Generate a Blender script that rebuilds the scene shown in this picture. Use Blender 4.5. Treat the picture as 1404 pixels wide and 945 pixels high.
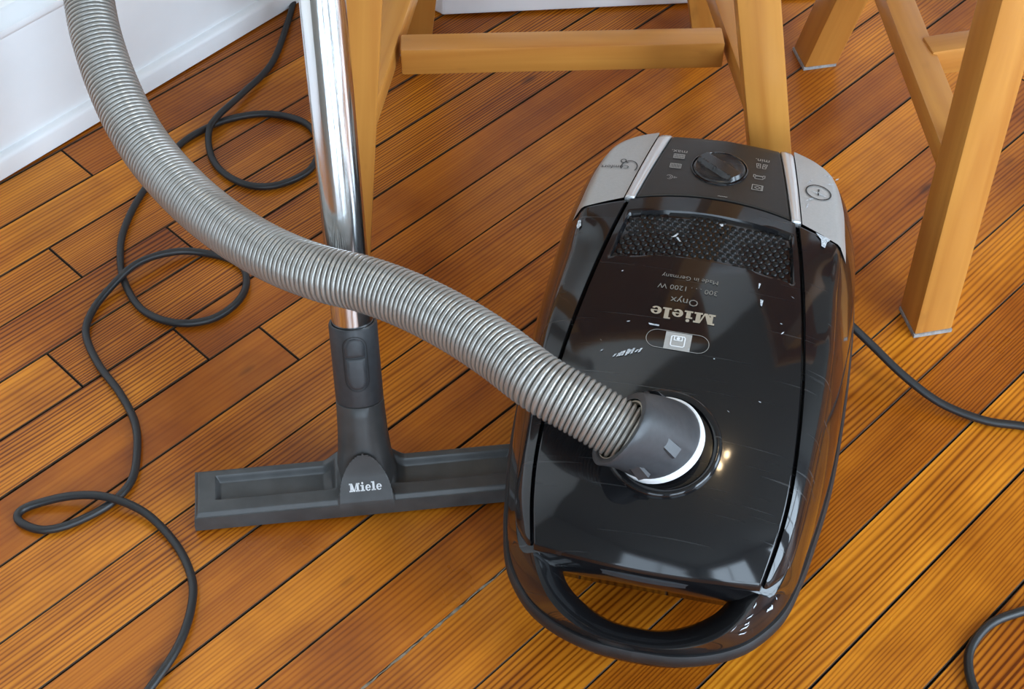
import bpy, bmesh, math, random
from mathutils import Vector, Matrix
from math import sin, cos, pi, radians, sqrt, tan

S = bpy.context.scene
COL = S.collection
for _o in list(bpy.data.objects):
    bpy.data.objects.remove(_o, do_unlink=True)

# ------------------------------------------------------------------ camera
cam_d = bpy.data.cameras.new('camera'); cam = bpy.data.objects.new('camera', cam_d); COL.objects.link(cam)
cam_d.sensor_fit = 'HORIZONTAL'; cam_d.sensor_width = 36.0
cam_d.lens = 36.0 * 2150.0 / 1404.0
cam_d.clip_start = 0.02
cam.location = (0, 0, 1.08)
cam.rotation_euler = (radians(90 - 48.2), 0, 0)
S.camera = cam

# ------------------------------------------------------------------ view, world, lights
S.view_settings.view_transform = 'Standard'
S.view_settings.look = 'None'
S.view_settings.gamma = 1.0
S.view_settings.use_curve_mapping = False
S.view_settings.exposure = 0.0

wd = bpy.data.worlds.new('daylight'); S.world = wd; wd.use_nodes = True
wd.node_tree.nodes['Background'].inputs[0].default_value = (0.62, 0.78, 1.0, 1)
wd.node_tree.nodes['Background'].inputs[1].default_value = 0.6

# room frame: ex runs along the left wall, ey points from the camera to the left wall
RA = radians(47.67)
EX = Vector((cos(RA), sin(RA), 0)); EY = Vector((-sin(RA), cos(RA), 0))
WL, WR, WB, WF, CEIL = 1.192, -1.75, -1.7, 3.0, 2.55       # inner faces: left, right, behind, far, ceiling
def RM(a, b, z=0.0):
    return EX * a + EY * b + Vector((0, 0, z))

def window_light(name, a, b, z, w, h, direction, power, colour=(0.68, 0.84, 1.0)):
    l = bpy.data.lights.new(name, 'AREA'); l.shape = 'RECTANGLE'; l.size = w; l.size_y = h
    l.energy = power; l.color = colour
    o = bpy.data.objects.new(name, l); COL.objects.link(o)
    o.location = RM(a, b, z)
    o.rotation_euler = direction.to_track_quat('-Z', 'Y').to_euler()
    return o
WZ0, WZ1 = 0.18, 2.35
WIN_RIGHT = [(-1.35, -0.25), (0.30, 1.40), (1.80, 2.85)]     # ex ranges of the windows in the right wall
WIN_BACK = [(-1.55, -0.45)]                      # ey range of the window behind the camera
for i, (a0, a1) in enumerate(WIN_RIGHT):
    window_light('window_daylight', (a0 + a1) / 2, WR - 0.16, (WZ0 + WZ1) / 2, a1 - a0, WZ1 - WZ0, EY, (55, 100, 85)[i])
for b0, b1 in WIN_BACK:
    window_light('window_daylight', WB - 0.16, (b0 + b1) / 2, (WZ0 + WZ1) / 2, b1 - b0, WZ1 - WZ0, EX, 34)

# ------------------------------------------------------------------ helpers
def catmull(pts, n, closed=False):
    """n samples per segment through pts (any dimension)."""
    out = []; m = len(pts); segs = m if closed else m - 1
    for i in range(segs):
        if closed:
            p0, p1, p2, p3 = pts[(i-1) % m], pts[i], pts[(i+1) % m], pts[(i+2) % m]
        else:
            p1, p2 = pts[i], pts[i+1]
            p0 = pts[i-1] if i > 0 else tuple(2*a-b for a, b in zip(p1, p2))
            p3 = pts[i+2] if i+2 < m else tuple(2*b-a for a, b in zip(p1, p2))
        for k in range(n):
            t = k / n
            out.append(tuple(0.5*((2*b)+(-a+c)*t+(2*a-5*b+4*c-d)*t*t+(-a+3*b-3*c+d)*t**3)
                             for a, b, c, d in zip(p0, p1, p2, p3)))
    if not closed: out.append(tuple(pts[-1]))
    return out

def interp(x, xs, ys):
    if x <= xs[0]: return ys[0]
    for i in range(len(xs)-1):
        if x <= xs[i+1]:
            return ys[i] + (ys[i+1]-ys[i]) * (x-xs[i]) / (xs[i+1]-xs[i])
    return ys[-1]

def sm(x):
    x = max(0.0, min(1.0, x)); return x*x*(3-2*x)

class MB:
    def __init__(s): s.v = []; s.f = []
    def add(s, vs, fs):
        b = len(s.v); s.v += [tuple(p) for p in vs]; s.f += [tuple(i+b for i in f) for f in fs]
    def box(s, lo, hi, M=None):
        vs = [Vector((x, y, z)) for z in (lo[2], hi[2]) for y in (lo[1], hi[1]) for x in (lo[0], hi[0])]
        if M is not None: vs = [M @ p for p in vs]
        s.add(vs, [(0,2,3,1), (4,5,7,6), (0,1,5,4), (2,6,7,3), (0,4,6,2), (1,3,7,5)])
    def loft(s, rings, closed=True, cap0=False, cap1=False):
        n = len(rings[0]); b = len(s.v)
        for r in rings: s.v += [tuple(p) for p in r]
        for i in range(len(rings)-1):
            for j in range(n if closed else n-1):
                k = (j+1) % n
                s.f.append((b+i*n+j, b+i*n+k, b+(i+1)*n+k, b+(i+1)*n+j))
        if cap0: s.f.append(tuple(b+j for j in reversed(range(n))))
        if cap1: s.f.append(tuple(b+(len(rings)-1)*n+j for j in range(n)))
    def lathe(s, prof, n=48, M=None, cap0=False, cap1=False):
        rings = []
        for r, z in prof:
            ring = [Vector((r*cos(2*pi*j/n), r*sin(2*pi*j/n), z)) for j in range(n)]
            rings.append([M @ p for p in ring] if M is not None else ring)
        s.loft(rings, True, cap0, cap1)
    def tube(s, path, radius, n=12, caps=True):
        path = [Vector(p) for p in path]; rings = []
        t = (path[1]-path[0]).normalized()
        a = Vector((0, 0, 1)) if abs(t.z) < .9 else Vector((1, 0, 0))
        nrm = (a - t*a.dot(t)).normalized()
        for i, p in enumerate(path):
            t2 = (path[min(i+1, len(path)-1)] - path[max(i-1, 0)]).normalized()
            nrm = (nrm - t2*nrm.dot(t2)).normalized(); bn = t2.cross(nrm)
            r = radius[i] if isinstance(radius, (list, tuple)) else radius
            rings.append([p + nrm*(r*cos(2*pi*j/n)) + bn*(r*sin(2*pi*j/n)) for j in range(n)])
        s.loft(rings, True, caps, caps)
    def grid(s, fn, nu, nv, us=None, vs=None):
        us = us or [i/nu for i in range(nu+1)]; vs = vs or [j/nv for j in range(nv+1)]
        b = len(s.v); w = len(us)
        for y in vs:
            for x in us: s.v.append(tuple(fn(x, y)))
        for j in range(len(vs)-1):
            for i in range(w-1):
                s.f.append((b+j*w+i, b+j*w+i+1, b+(j+1)*w+i+1, b+(j+1)*w+i))
        return b, w, len(vs)
    def prism(s, poly, z0, z1):
        n = len(poly); b = len(s.v)
        s.v += [(x, y, z0) for x, y in poly] + [(x, y, z1) for x, y in poly]
        s.f.append(tuple(b+i for i in reversed(range(n)))); s.f.append(tuple(b+n+i for i in range(n)))
        for i in range(n):
            k = (i+1) % n; s.f.append((b+i, b+k, b+n+k, b+n+i))
    def build(s, name, mat, parent=None, smooth=40, bevel=None, fix=True):
        me = bpy.data.meshes.new(name); me.from_pydata(s.v, [], s.f); me.update()
        if fix or bevel:
            bm = bmesh.new(); bm.from_mesh(me)
            if bevel: bmesh.ops.remove_doubles(bm, verts=bm.verts, dist=1e-6)
            if fix: bmesh.ops.recalc_face_normals(bm, faces=bm.faces)
            if bevel:
                bmesh.ops.bevel(bm, geom=[e for e in bm.edges if len(e.link_faces) == 2 and e.calc_face_angle() > radians(30)],
                                offset=bevel, segments=2, profile=0.6, affect='EDGES', clamp_overlap=True)
            bm.to_mesh(me); bm.free()
        if smooth:
            me.polygons.foreach_set('use_smooth', [True]*len(me.polygons)); me.set_sharp_from_angle(angle=radians(smooth))
        o = bpy.data.objects.new(name, me); COL.objects.link(o)
        if mat: me.materials.append(mat)
        if parent: o.parent = parent
        return o

def empty(name, loc=(0, 0, 0), rz=0.0, label=None, cat=None, group=None, kind=None):
    o = bpy.data.objects.new(name, None); COL.objects.link(o); o.location = loc; o.rotation_euler = (0, 0, rz)
    o.empty_display_size = 0.05
    return tag(o, label, cat, group, kind)
def tag(o, label=None, cat=None, group=None, kind=None):
    for k, v in (('label', label), ('category', cat), ('group', group), ('kind', kind)):
        if v: o[k] = v
    return o

# ------------------------------------------------------------------ materials
class N:
    def __init__(s, name):
        s.m = bpy.data.materials.new(name); s.m.use_nodes = True
        s.t = s.m.node_tree; s.b = s.t.nodes['Principled BSDF']
    def n(s, kind, **kw):
        nd = s.t.nodes.new(kind)
        for k, v in kw.items():
            if hasattr(nd, k): setattr(nd, k, v)
            else: nd.inputs[k.replace('_', ' ')].default_value = v
        return nd
    def l(s, a, ai, b, bi): s.t.links.new(a.outputs[ai], b.inputs[bi])
    def math(s, op, a, b=None):
        nd = s.t.nodes.new('ShaderNodeMath'); nd.operation = op
        for i, x in enumerate((a, b)):
            if x is None: continue
            if isinstance(x, (int, float)): nd.inputs[i].default_value = x
            else: s.t.links.new(x, nd.inputs[i])
        return nd.outputs[0]
    def ramp(s, fac, stops):
        nd = s.t.nodes.new('ShaderNodeValToRGB'); cr = nd.color_ramp
        while len(cr.elements) < len(stops): cr.elements.new(0.5)
        for e, (p, c) in zip(cr.elements, stops): e.position = p; e.color = (*c, 1)
        s.t.links.new(fac, nd.inputs[0]); return nd.outputs[0]
    def mix(s, fac, a, b, mode='MIX'):
        nd = s.t.nodes.new('ShaderNodeMix'); nd.data_type = 'RGBA'; nd.blend_type = mode
        for i, x in ((0, fac), (6, a), (7, b)):
            if isinstance(x, (int, float)): nd.inputs[i].default_value = x
            elif isinstance(x, tuple): nd.inputs[i].default_value = (*x, 1)
            else: s.t.links.new(x, nd.inputs[i])
        return nd.outputs[2]

def plain(name, col, rough=0.5, metal=0.0, coat=0.0, noise=0.0, nscale=60, bump=0.0, spec=0.5):
    k = N(name); b = k.b
    b.inputs['Base Color'].default_value = (*col, 1); b.inputs['Roughness'].default_value = rough
    b.inputs['Metallic'].default_value = metal; b.inputs['Coat Weight'].default_value = coat
    b.inputs['Specular IOR Level'].default_value = spec
    tc = k.n('ShaderNodeTexCoord'); nz = k.n('ShaderNodeTexNoise', Scale=nscale, Detail=4.0)
    k.l(tc, 'Object', nz, 'Vector')
    if noise:
        k.t.links.new(k.ramp(nz.outputs['Fac'], [(0.3, tuple(c*(1-noise) for c in col)), (0.7, tuple(min(1, c*(1+noise)) for c in col))]), b.inputs['Base Color'])
    if bump:
        bp = k.n('ShaderNodeBump', Strength=bump, Distance=0.001); k.l(nz, 'Fac', bp, 'Height'); k.l(bp, 'Normal', b, 'Normal')
    return k.m

def glossy_black(name, col=(0.006, 0.006, 0.007), rough=0.105):
    """polished plastic with fine hairline scratches and haze from use"""
    k = N(name); b = k.b
    tc = k.n('ShaderNodeTexCoord')
    n1 = k.n('ShaderNodeTexNoise', Scale=9.0, Detail=5.0); k.l(tc, 'Object', n1, 'Vector')
    sc = None
    for ang, seed in ((0.5, 1.0), (-0.9, 4.0), (1.4, 8.0)):
        mp = k.n('ShaderNodeMapping'); mp.inputs['Rotation'].default_value = (0, 0, ang); mp.inputs['Scale'].default_value = (6, 260, 20)
        mp.inputs['Location'].default_value = (seed, seed, seed)
        k.l(tc, 'Object', mp, 'Vector')
        nn = k.n('ShaderNodeTexNoise', Scale=1.0, Detail=2.0); k.l(mp, 'Vector', nn, 'Vector')
        r = k.n('ShaderNodeMapRange'); r.inputs[1].default_value = 0.70; r.inputs[2].default_value = 0.80
        k.l(nn, 'Fac', r, 'Value')
        sc = r.outputs[0] if sc is None else k.math('MAXIMUM', sc, r.outputs[0])
    k.t.links.new(k.mix(k.math('MULTIPLY', sc, 0.25), col, (0.16, 0.16, 0.16)), b.inputs['Base Color'])
    ro = k.math('ADD', k.math('MULTIPLY', n1.outputs['Fac'], 0.14), k.math('MULTIPLY', sc, 0.18))
    k.t.links.new(k.math('ADD', ro, 0.30), b.inputs['Roughness'])
    b.inputs['Specular IOR Level'].default_value = 0.06
    b.inputs['Coat IOR'].default_value = 1.47
    b.inputs['Coat Weight'].default_value = 1.0
    k.t.links.new(k.math('ADD', ro, rough - 0.10), b.inputs['Coat Roughness'])
    return k.m

def plank_mat():
    k = N('varnished_pine_floor'); b = k.b
    tc = k.n('ShaderNodeTexCoord'); oi = k.n('ShaderNodeObjectInfo')
    rnd = oi.outputs['Random']
    off = k.n('ShaderNodeCombineXYZ'); k.t.links.new(k.math('MULTIPLY', rnd, 37.0), off.inputs[0]); k.t.links.new(k.math('MULTIPLY', rnd, 61.0), off.inputs[1])
    ad = k.n('ShaderNodeVectorMath', operation='ADD'); k.l(tc, 'Object', ad, 0); k.l(off, 0, ad, 1)
    # per-board values
    wn = k.n('ShaderNodeTexWhiteNoise', noise_dimensions='1D'); k.t.links.new(rnd, wn.inputs['W'])
    sep = k.n('ShaderNodeSeparateColor'); k.l(wn, 'Color', sep, 0)
    r1, r2, r3 = sep.outputs[0], sep.outputs[1], sep.outputs[2]
    # slow warp of the grain
    m1 = k.n('ShaderNodeMapping'); m1.inputs['Scale'].default_value = (2.2, 12, 1); k.l(ad, 0, m1, 'Vector')
    warp = k.n('ShaderNodeTexNoise', Scale=1.0, Detail=2.0); k.l(m1, 'Vector', warp, 'Vector')
    sx = k.n('ShaderNodeSeparateXYZ'); k.l(ad, 0, sx, 0)
    y = k.math('ADD', sx.outputs[1], k.math('MULTIPLY', warp.outputs['Fac'], 0.016))
    m5 = k.n('ShaderNodeMapping'); m5.inputs['Scale'].default_value = (0.8, 95, 1); k.l(ad, 0, m5, 'Vector')
    un = k.n('ShaderNodeTexNoise', Scale=1.0, Detail=1.0); k.l(m5, 'Vector', un, 'Vector')
    y = k.math('ADD', y, k.math('MULTIPLY', un.outputs['Fac'], 0.0065))
    # annual rings: period 3.2 .. 6.5 mm from board to board
    per = k.math('ADD', k.math('MULTIPLY', r1, 1000.0), 1150.0)
    w1 = k.math('SINE', k.math('MULTIPLY', y, per))
    w1 = k.math('MULTIPLY', k.math('ADD', w1, 1.0), 0.5)
    w1 = k.math('POWER', w1, 2.0)
    m2 = k.n('ShaderNodeMapping'); m2.inputs['Scale'].default_value = (3.0, 210, 1); k.l(ad, 0, m2, 'Vector')
    fine = k.n('ShaderNodeTexNoise', Scale=1.0, Detail=3.0); k.l(m2, 'Vector', fine, 'Vector')
    m3 = k.n('ShaderNodeMapping'); m3.inputs['Scale'].default_value = (2.5, 26, 1); k.l(ad, 0, m3, 'Vector')
    broad = k.n('ShaderNodeTexNoise', Scale=1.0, Detail=3.0); k.l(m3, 'Vector', broad, 'Vector')
    amp = k.math('MULTIPLY', k.math('ADD', k.math('MULTIPLY', r2, 1.0), 0.22), k.math('ADD', k.math('MULTIPLY', broad.outputs['Fac'], 1.2), 0.05))
    g = k.math('ADD', k.math('MULTIPLY', w1, amp), k.math('MULTIPLY', fine.outputs['Fac'], 0.42))
    colr = k.ramp(g, [(0.10, (0.66, 0.258, 0.020)), (0.40, (0.50, 0.165, 0.010)), (0.85, (0.19, 0.046, 0.002))])
    tint = k.ramp(r3, [(0.0, (0.70, 0.56, 0.45)), (0.5, (1.0, 0.97, 0.92)), (1.0, (1.10, 1.10, 1.05))])
    colr = k.mix(1.0, colr, tint, 'MULTIPLY')
    broadcol = k.ramp(broad.outputs['Fac'], [(0.35, (1.06, 1.04, 1.0)), (0.70, (0.62, 0.48, 0.38))])
    colr = k.mix(0.8, colr, broadcol, 'MULTIPLY')
    # worn and darkened patches of the old finish, carried over from board to board
    gp = k.n('ShaderNodeNewGeometry'); pn = k.n('ShaderNodeTexNoise', Scale=5.5, Detail=4.0, Roughness=0.6); k.l(gp, 'Position', pn, 'Vector')
    colr = k.mix(0.85, colr, k.ramp(pn.outputs['Fac'], [(0.36, (0.60, 0.47, 0.38)), (0.56, (1.04, 1.02, 1.0))]), 'MULTIPLY')
    # small dark knots and spots
    m4 = k.n('ShaderNodeMapping'); m4.inputs['Scale'].default_value = (11, 26, 1); k.l(ad, 0, m4, 'Vector')
    vo = k.n('ShaderNodeTexVoronoi', Scale=1.0); k.l(m4, 'Vector', vo, 'Vector')
    sc = k.n('ShaderNodeSeparateColor'); k.l(vo, 'Color', sc, 0)
    gate = k.math('GREATER_THAN', sc.outputs[0], 0.80)
    sp = k.n('ShaderNodeMapRange'); sp.inputs[1].default_value = 0.05; sp.inputs[2].default_value = 0.16; sp.inputs[3].default_value = 1.0; sp.inputs[4].default_value = 0.0
    k.l(vo, 'Distance', sp, 'Value')
    colr = k.mix(k.math('MULTIPLY', k.math('MULTIPLY', sp.outputs[0], gate), 0.75), colr, (0.06, 0.018, 0.004))
    k.t.links.new(colr, b.inputs['Base Color'])
    ru = k.n('ShaderNodeTexNoise', Scale=7.0, Detail=4.0); k.l(ad, 0, ru, 'Vector')
    k.t.links.new(k.math('ADD', k.math('MULTIPLY', ru.outputs['Fac'], 0.22), 0.20), b.inputs['Roughness'])
    bp = k.n('ShaderNodeBump', Strength=0.12, Distance=0.001); k.t.links.new(g, bp.inputs['Height']); k.l(bp, 'Normal', b, 'Normal')
    b.inputs['Specular IOR Level'].default_value = 0.30
    return k.m

def pine_mat(name, c0, c1):
    """pale varnished stool wood: soft grain along the longest axis (object Z of each piece)"""
    k = N(name); b = k.b
    tc = k.n('ShaderNodeTexCoord'); oi = k.n('ShaderNodeObjectInfo')
    ad = k.n('ShaderNodeVectorMath', operation='ADD'); k.l(tc, 'Object', ad, 0)
    cm = k.n('ShaderNodeCombineXYZ'); k.t.links.new(k.math('MULTIPLY', oi.outputs['Random'], 20.0), cm.inputs[2]); k.l(cm, 0, ad, 1)
    mp = k.n('ShaderNodeMapping'); mp.inputs['Scale'].default_value = (55, 55, 3.0); k.l(ad, 0, mp, 'Vector')
    nz = k.n('ShaderNodeTexNoise', Scale=1.0, Detail=4.0, Distortion=0.6); k.l(mp, 'Vector', nz, 'Vector')
    col = k.ramp(nz.outputs['Fac'], [(0.3, c0), (0.75, c1)])
    m2 = k.n('ShaderNodeMapping'); m2.inputs['Scale'].default_value = (40, 40, 22); k.l(ad, 0, m2, 'Vector')
    n2 = k.n('ShaderNodeTexNoise', Scale=1.0, Detail=3.0); k.l(m2, 'Vector', n2, 'Vector')
    f = k.n('ShaderNodeMapRange'); f.inputs[1].default_value = 0.66; f.inputs[2].default_value = 0.8; k.l(n2, 'Fac', f, 'Value')
    k.t.links.new(k.mix(k.math('MULTIPLY', f.outputs[0], 0.5), col, (0.30, 0.12, 0.025)), b.inputs['Base Color'])
    b.inputs['Roughness'].default_value = 0.34
    return k.m

M_plank = plank_mat()
M_sub = plain('dark_gap_dirt', (0.022, 0.013, 0.008), 0.9, noise=0.5, nscale=200)
M_edge = plain('grimy_board_edge', (0.050, 0.024, 0.010), 0.85, noise=0.5, nscale=120)
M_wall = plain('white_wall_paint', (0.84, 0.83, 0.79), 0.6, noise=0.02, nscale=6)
M_wall2 = plain('muted_wall_paint', (0.22, 0.215, 0.19), 0.7, noise=0.02, nscale=6)  # unseen walls, tone darkened to cut bounced light
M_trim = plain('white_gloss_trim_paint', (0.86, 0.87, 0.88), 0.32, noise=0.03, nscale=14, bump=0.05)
M_ceil = plain('ceiling_paint', (0.24, 0.235, 0.21), 0.8, noise=0.02, nscale=5)  # tone darkened to cut bounce and dim its reflection in the cover
M_black = glossy_black('polished_black_plastic')
M_panel = plain('satin_black_plastic', (0.017, 0.016, 0.015), 0.42, noise=0.1, nscale=300)
M_vent = plain('black_vent_plastic', (0.004, 0.004, 0.004), 0.36, spec=0.3)
M_silver = plain('silver_painted_plastic', (0.42, 0.42, 0.41), 0.36, metal=0.35, noise=0.04, nscale=500)
M_strip = plain('bright_silver_trim', (0.62, 0.62, 0.62), 0.22, metal=0.6)
M_dial = plain('dial_plastic', (0.020, 0.020, 0.021), 0.22)
M_bumper = plain('black_rubber', (0.012, 0.012, 0.013), 0.5, noise=0.2, nscale=90)
M_grey = plain('dark_grey_plastic', (0.040, 0.042, 0.046), 0.42, noise=0.12, nscale=220, bump=0.06)
M_noz = plain('worn_grey_plastic', (0.050, 0.050, 0.050), 0.40, noise=0.25, nscale=45, bump=0.1)
M_hose = plain('silver_grey_hose_plastic', (0.345, 0.33, 0.305), 0.26, metal=0.5, noise=0.06, nscale=30)
def chrome():
    k = N('scratched_chrome'); b = k.b
    b.inputs['Base Color'].default_value = (.78, .79, .80, 1); b.inputs['Metallic'].default_value = 1.0
    tc = k.n('ShaderNodeTexCoord'); mp = k.n('ShaderNodeMapping'); mp.inputs['Scale'].default_value = (330, 330, 5); k.l(tc, 'Object', mp, 'Vector')
    nz = k.n('ShaderNodeTexNoise', Scale=1.0, Detail=3.0); k.l(mp, 'Vector', nz, 'Vector')
    m2 = k.n('ShaderNodeMapping'); m2.inputs['Scale'].default_value = (90, 90, 14); k.l(tc, 'Object', m2, 'Vector')
    n2 = k.n('ShaderNodeTexNoise', Scale=1.0, Detail=3.0); k.l(m2, 'Vector', n2, 'Vector')
    k.t.links.new(k.math('ADD', k.math('MULTIPLY', n2.outputs['Fac'], 0.22), 0.06), b.inputs['Roughness'])
    bp = k.n('ShaderNodeBump', Strength=0.16, Distance=0.001)
    k.t.links.new(k.math('ADD', nz.outputs['Fac'], k.math('MULTIPLY', n2.outputs['Fac'], 1.5)), bp.inputs['Height']); k.l(bp, 'Normal', b, 'Normal')
    return k.m
M_chrome = chrome()
M_white = plain('white_plastic', (0.78, 0.79, 0.80), 0.35)
M_cord = plain('black_cord_rubber', (0.014, 0.014, 0.015), 0.42)
M_gold = plain('champagne_print', (0.40, 0.35, 0.27), 0.4, metal=0.3)
M_print = plain('grey_print', (0.30, 0.29, 0.27), 0.5)
M_dim = plain('dim_print', (0.17, 0.16, 0.14), 0.5)
M_dark_print = plain('dark_print', (0.02, 0.02, 0.02), 0.5)
M_scuff = plain('white_scuff', (0.46, 0.49, 0.52), 0.7, noise=0.5, nscale=700)
M_label = plain('pale_sticker', (0.50, 0.42, 0.38), 0.5)
M_pine = pine_mat('honey_pine', (0.57, 0.255, 0.052), (0.41, 0.150, 0.025))
M_pad = plain('grey_felt', (0.30, 0.29, 0.28), 0.95, noise=0.2, nscale=300)
M_dust = plain('grey_dust', (0.20, 0.165, 0.12), 0.95, noise=0.4, nscale=250)
M_bulb = N('lit_bulb'); M_bulb.b.inputs['Emission Color'].default_value = (1.0, 0.72, 0.38, 1); M_bulb.b.inputs['Emission Strength'].default_value = 60; M_bulb = M_bulb.m

# ------------------------------------------------------------------ the setting
RR = Matrix.Rotation(RA, 4, 'Z')
m = MB(); m.box((WB-.15, WR-.15, -0.06), (WF+.15, WL+.15, -0.006), RR)
floor = tag(m.build('floor', M_sub, smooth=0), 'varnished orange pine board floor with dark open joints', kind='structure')

# boards: rows by distance n across, cut at t along (PA = board direction)
PA = radians(45.1)
random.seed(5)
edges = [1.4900, 1.4330, 1.3760, 1.3190, 1.2620, 1.2055, 1.1485, 1.0920, 1.0350, .9770, .9200, .8650, .8060, .7440, .6884, .6293, .5698, .5115, .4504, .3900, .3286, .2669, .2039]
while edges[-1] > -2.62: edges.append(edges[-1] - 0.061)
joints = {5: [.5456, 1.55], 7: [.454, 1.72], 8: [.553, 1.35], 9: [.3745, 1.25], 10: [.475, 1.9], 11: [.5330, 1.45], 12: [.993], 13: [1.62], 14: [-.1, 2.0], 15: [1.78],
          16: [-.2, 1.35], 17: [2.0], 18: [1.55], 19: [0.05, 1.72], 20: [1.9], 21: [1.45], 6: [.92]}
T0, T1 = -2.55, 3.35
cache = {}
for i in range(len(edges)-1):
    n1, n0 = edges[i], edges[i+1]
    cuts = [T0] + (joints[i] if i in joints else [random.uniform(-1.2, 2.2)]) + [T1]
    for a, b in zip(cuts, cuts[1:]):
        gap = random.choice((.0006, .0010, .0015, .0021, .0026))
        L = (b-a)/2 - .0007; wd_ = (n0-n1)/-2 - gap/2; c = .0009
        zt = random.uniform(-.0004, .0003); c = .0006
        mb = MB()
        lo = [(-L, -wd_, -.018), (L, -wd_, -.018), (L, wd_, -.018), (-L, wd_, -.018)]
        md = [(x, y, zt-c) for x, y, z in lo]
        tp = [(x-math.copysign(c, x), y-math.copysign(c, y), zt) for x, y, z in lo]
        mb.loft([lo, md, tp], True, False, True)
        o = mb.build('plank', M_plank, floor, smooth=0, fix=False)
        o.data.materials.append(M_edge)
        for p_ in o.data.polygons[:-1]: p_.material_index = 1
        t, n = (a+b)/2, (n0+n1)/2
        o.location = (t*cos(PA) - n*sin(PA), t*sin(PA) + n*cos(PA), 0); o.rotation_euler = (0, 0, PA)

# pale dust packed into one open joint
m = MB(); n_ = 60; L_, R_ = [], []
for i in range(n_+1):
    t = .22+.42*i/n_; w_ = random.uniform(.0002, .0015)*(.35+.65*sin(pi*i/n_)); o_ = random.uniform(-.0006, .0006)
    for lst, n2 in ((L_, .5115+o_+w_), (R_, .5115+o_-w_)): lst.append((t*cos(PA)-n2*sin(PA), t*sin(PA)+n2*cos(PA), .0002))
m.loft([L_, R_], False); tag(m.build('joint_dust', M_dust, floor, smooth=0), kind='stuff')

# left wall with tall base board, bead and shoe
m = MB(); m.box((WB-.15, WL+.010, 0), (WF+.15, WL+.15, CEIL), RR)
wall_left = tag(m.build('wall_left', M_wall, smooth=0), 'white painted wall at the upper left', kind='structure')
m = MB(); m.box((WB, WL, 0.004), (WF, WL+.0102, .150), RR)
bb = tag(m.build('baseboard_left', M_trim, smooth=0, bevel=.0012), 'tall white painted base board along the left wall', kind='structure')
m = MB()
prof = [(WL+.002, .148), (WL-.003, .150), (WL-.006, .155), (WL-.005, .160), (WL+.001, .163), (WL+.004, .169), (WL+.0102, .172), (WL+.0102, .148)]
m.loft([[RM(a, b, z) for b, z in prof] for a in (WB, WF)], True, True, True)
m.build('bead_moulding', M_trim, bb, smooth=50)
m = MB()
prof = [(WL+.002, .0025), (WL-.0085, .0025), (WL-.009, .021), (WL-.0075, .025), (WL-.004, .0275), (WL+.002, .028)]
m.loft([[RM(a, b, z) for b, z in prof] for a in (WB, WF)], True, True, True)
m.build('shoe_moulding', M_trim, bb, smooth=50)

def wall_with_windows(name, along_x, fixed, outer, r0, r1, holes, label):
    mb = MB()
    def bx(p0, p1, z0, z1):
        if along_x: mb.box((p0, min(fixed, outer), z0), (p1, max(fixed, outer), z1), RR)
        else: mb.box((min(fixed, outer), p0, z0), (max(fixed, outer), p1, z1), RR)
    if holes:
        bx(r0, r1, 0, WZ0); bx(r0, r1, WZ1, CEIL)
        p = r0
        for h0, h1 in holes: bx(p, h0, WZ0, WZ1); p = h1
        bx(p, r1, WZ0, WZ1)
    else: bx(r0, r1, 0, CEIL)
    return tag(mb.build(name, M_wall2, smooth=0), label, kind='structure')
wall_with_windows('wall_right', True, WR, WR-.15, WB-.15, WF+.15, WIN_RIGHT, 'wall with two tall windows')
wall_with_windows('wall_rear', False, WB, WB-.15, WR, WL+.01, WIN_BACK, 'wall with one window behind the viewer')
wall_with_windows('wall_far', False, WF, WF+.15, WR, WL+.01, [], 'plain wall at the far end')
m = MB(); m.box((WB-.15, WR-.15, CEIL), (WF+.15, WL+.15, CEIL+.1), RR)
tag(m.build('ceiling', M_ceil, smooth=0), 'flat ceiling in a darkened grey', kind='structure')
wi = 0
for along_x, fixed, holes in ((True, WR, WIN_RIGHT), (False, WB, WIN_BACK)):
    for h0, h1 in holes:
        wi += 1; mb = MB()
        def bx(p0, p1, z0, z1, d0=-.09, d1=-.03):
            if along_x: mb.box((p0, fixed+d0, z0), (p1, fixed+d1, z1), RR)
            else: mb.box((fixed+d0, p0, z0), (fixed+d1, p1, z1), RR)
        f = .05; zm = (WZ0+WZ1)/2; pm = (h0+h1)/2
        bx(h0, h0+f, WZ0, WZ1); bx(h1-f, h1, WZ0, WZ1); bx(h0+f, h1-f, WZ0, WZ0+f); bx(h0+f, h1-f, WZ1-f, WZ1)
        bx(h0+f, h1-f, zm-.02, zm+.02); bx(pm-.012, pm+.012, WZ0+f, WZ1-f, -.08, -.05)
        tag(mb.build('window_%d' % wi, M_trim, smooth=0), 'white painted sash window frame', kind='structure')

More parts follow.
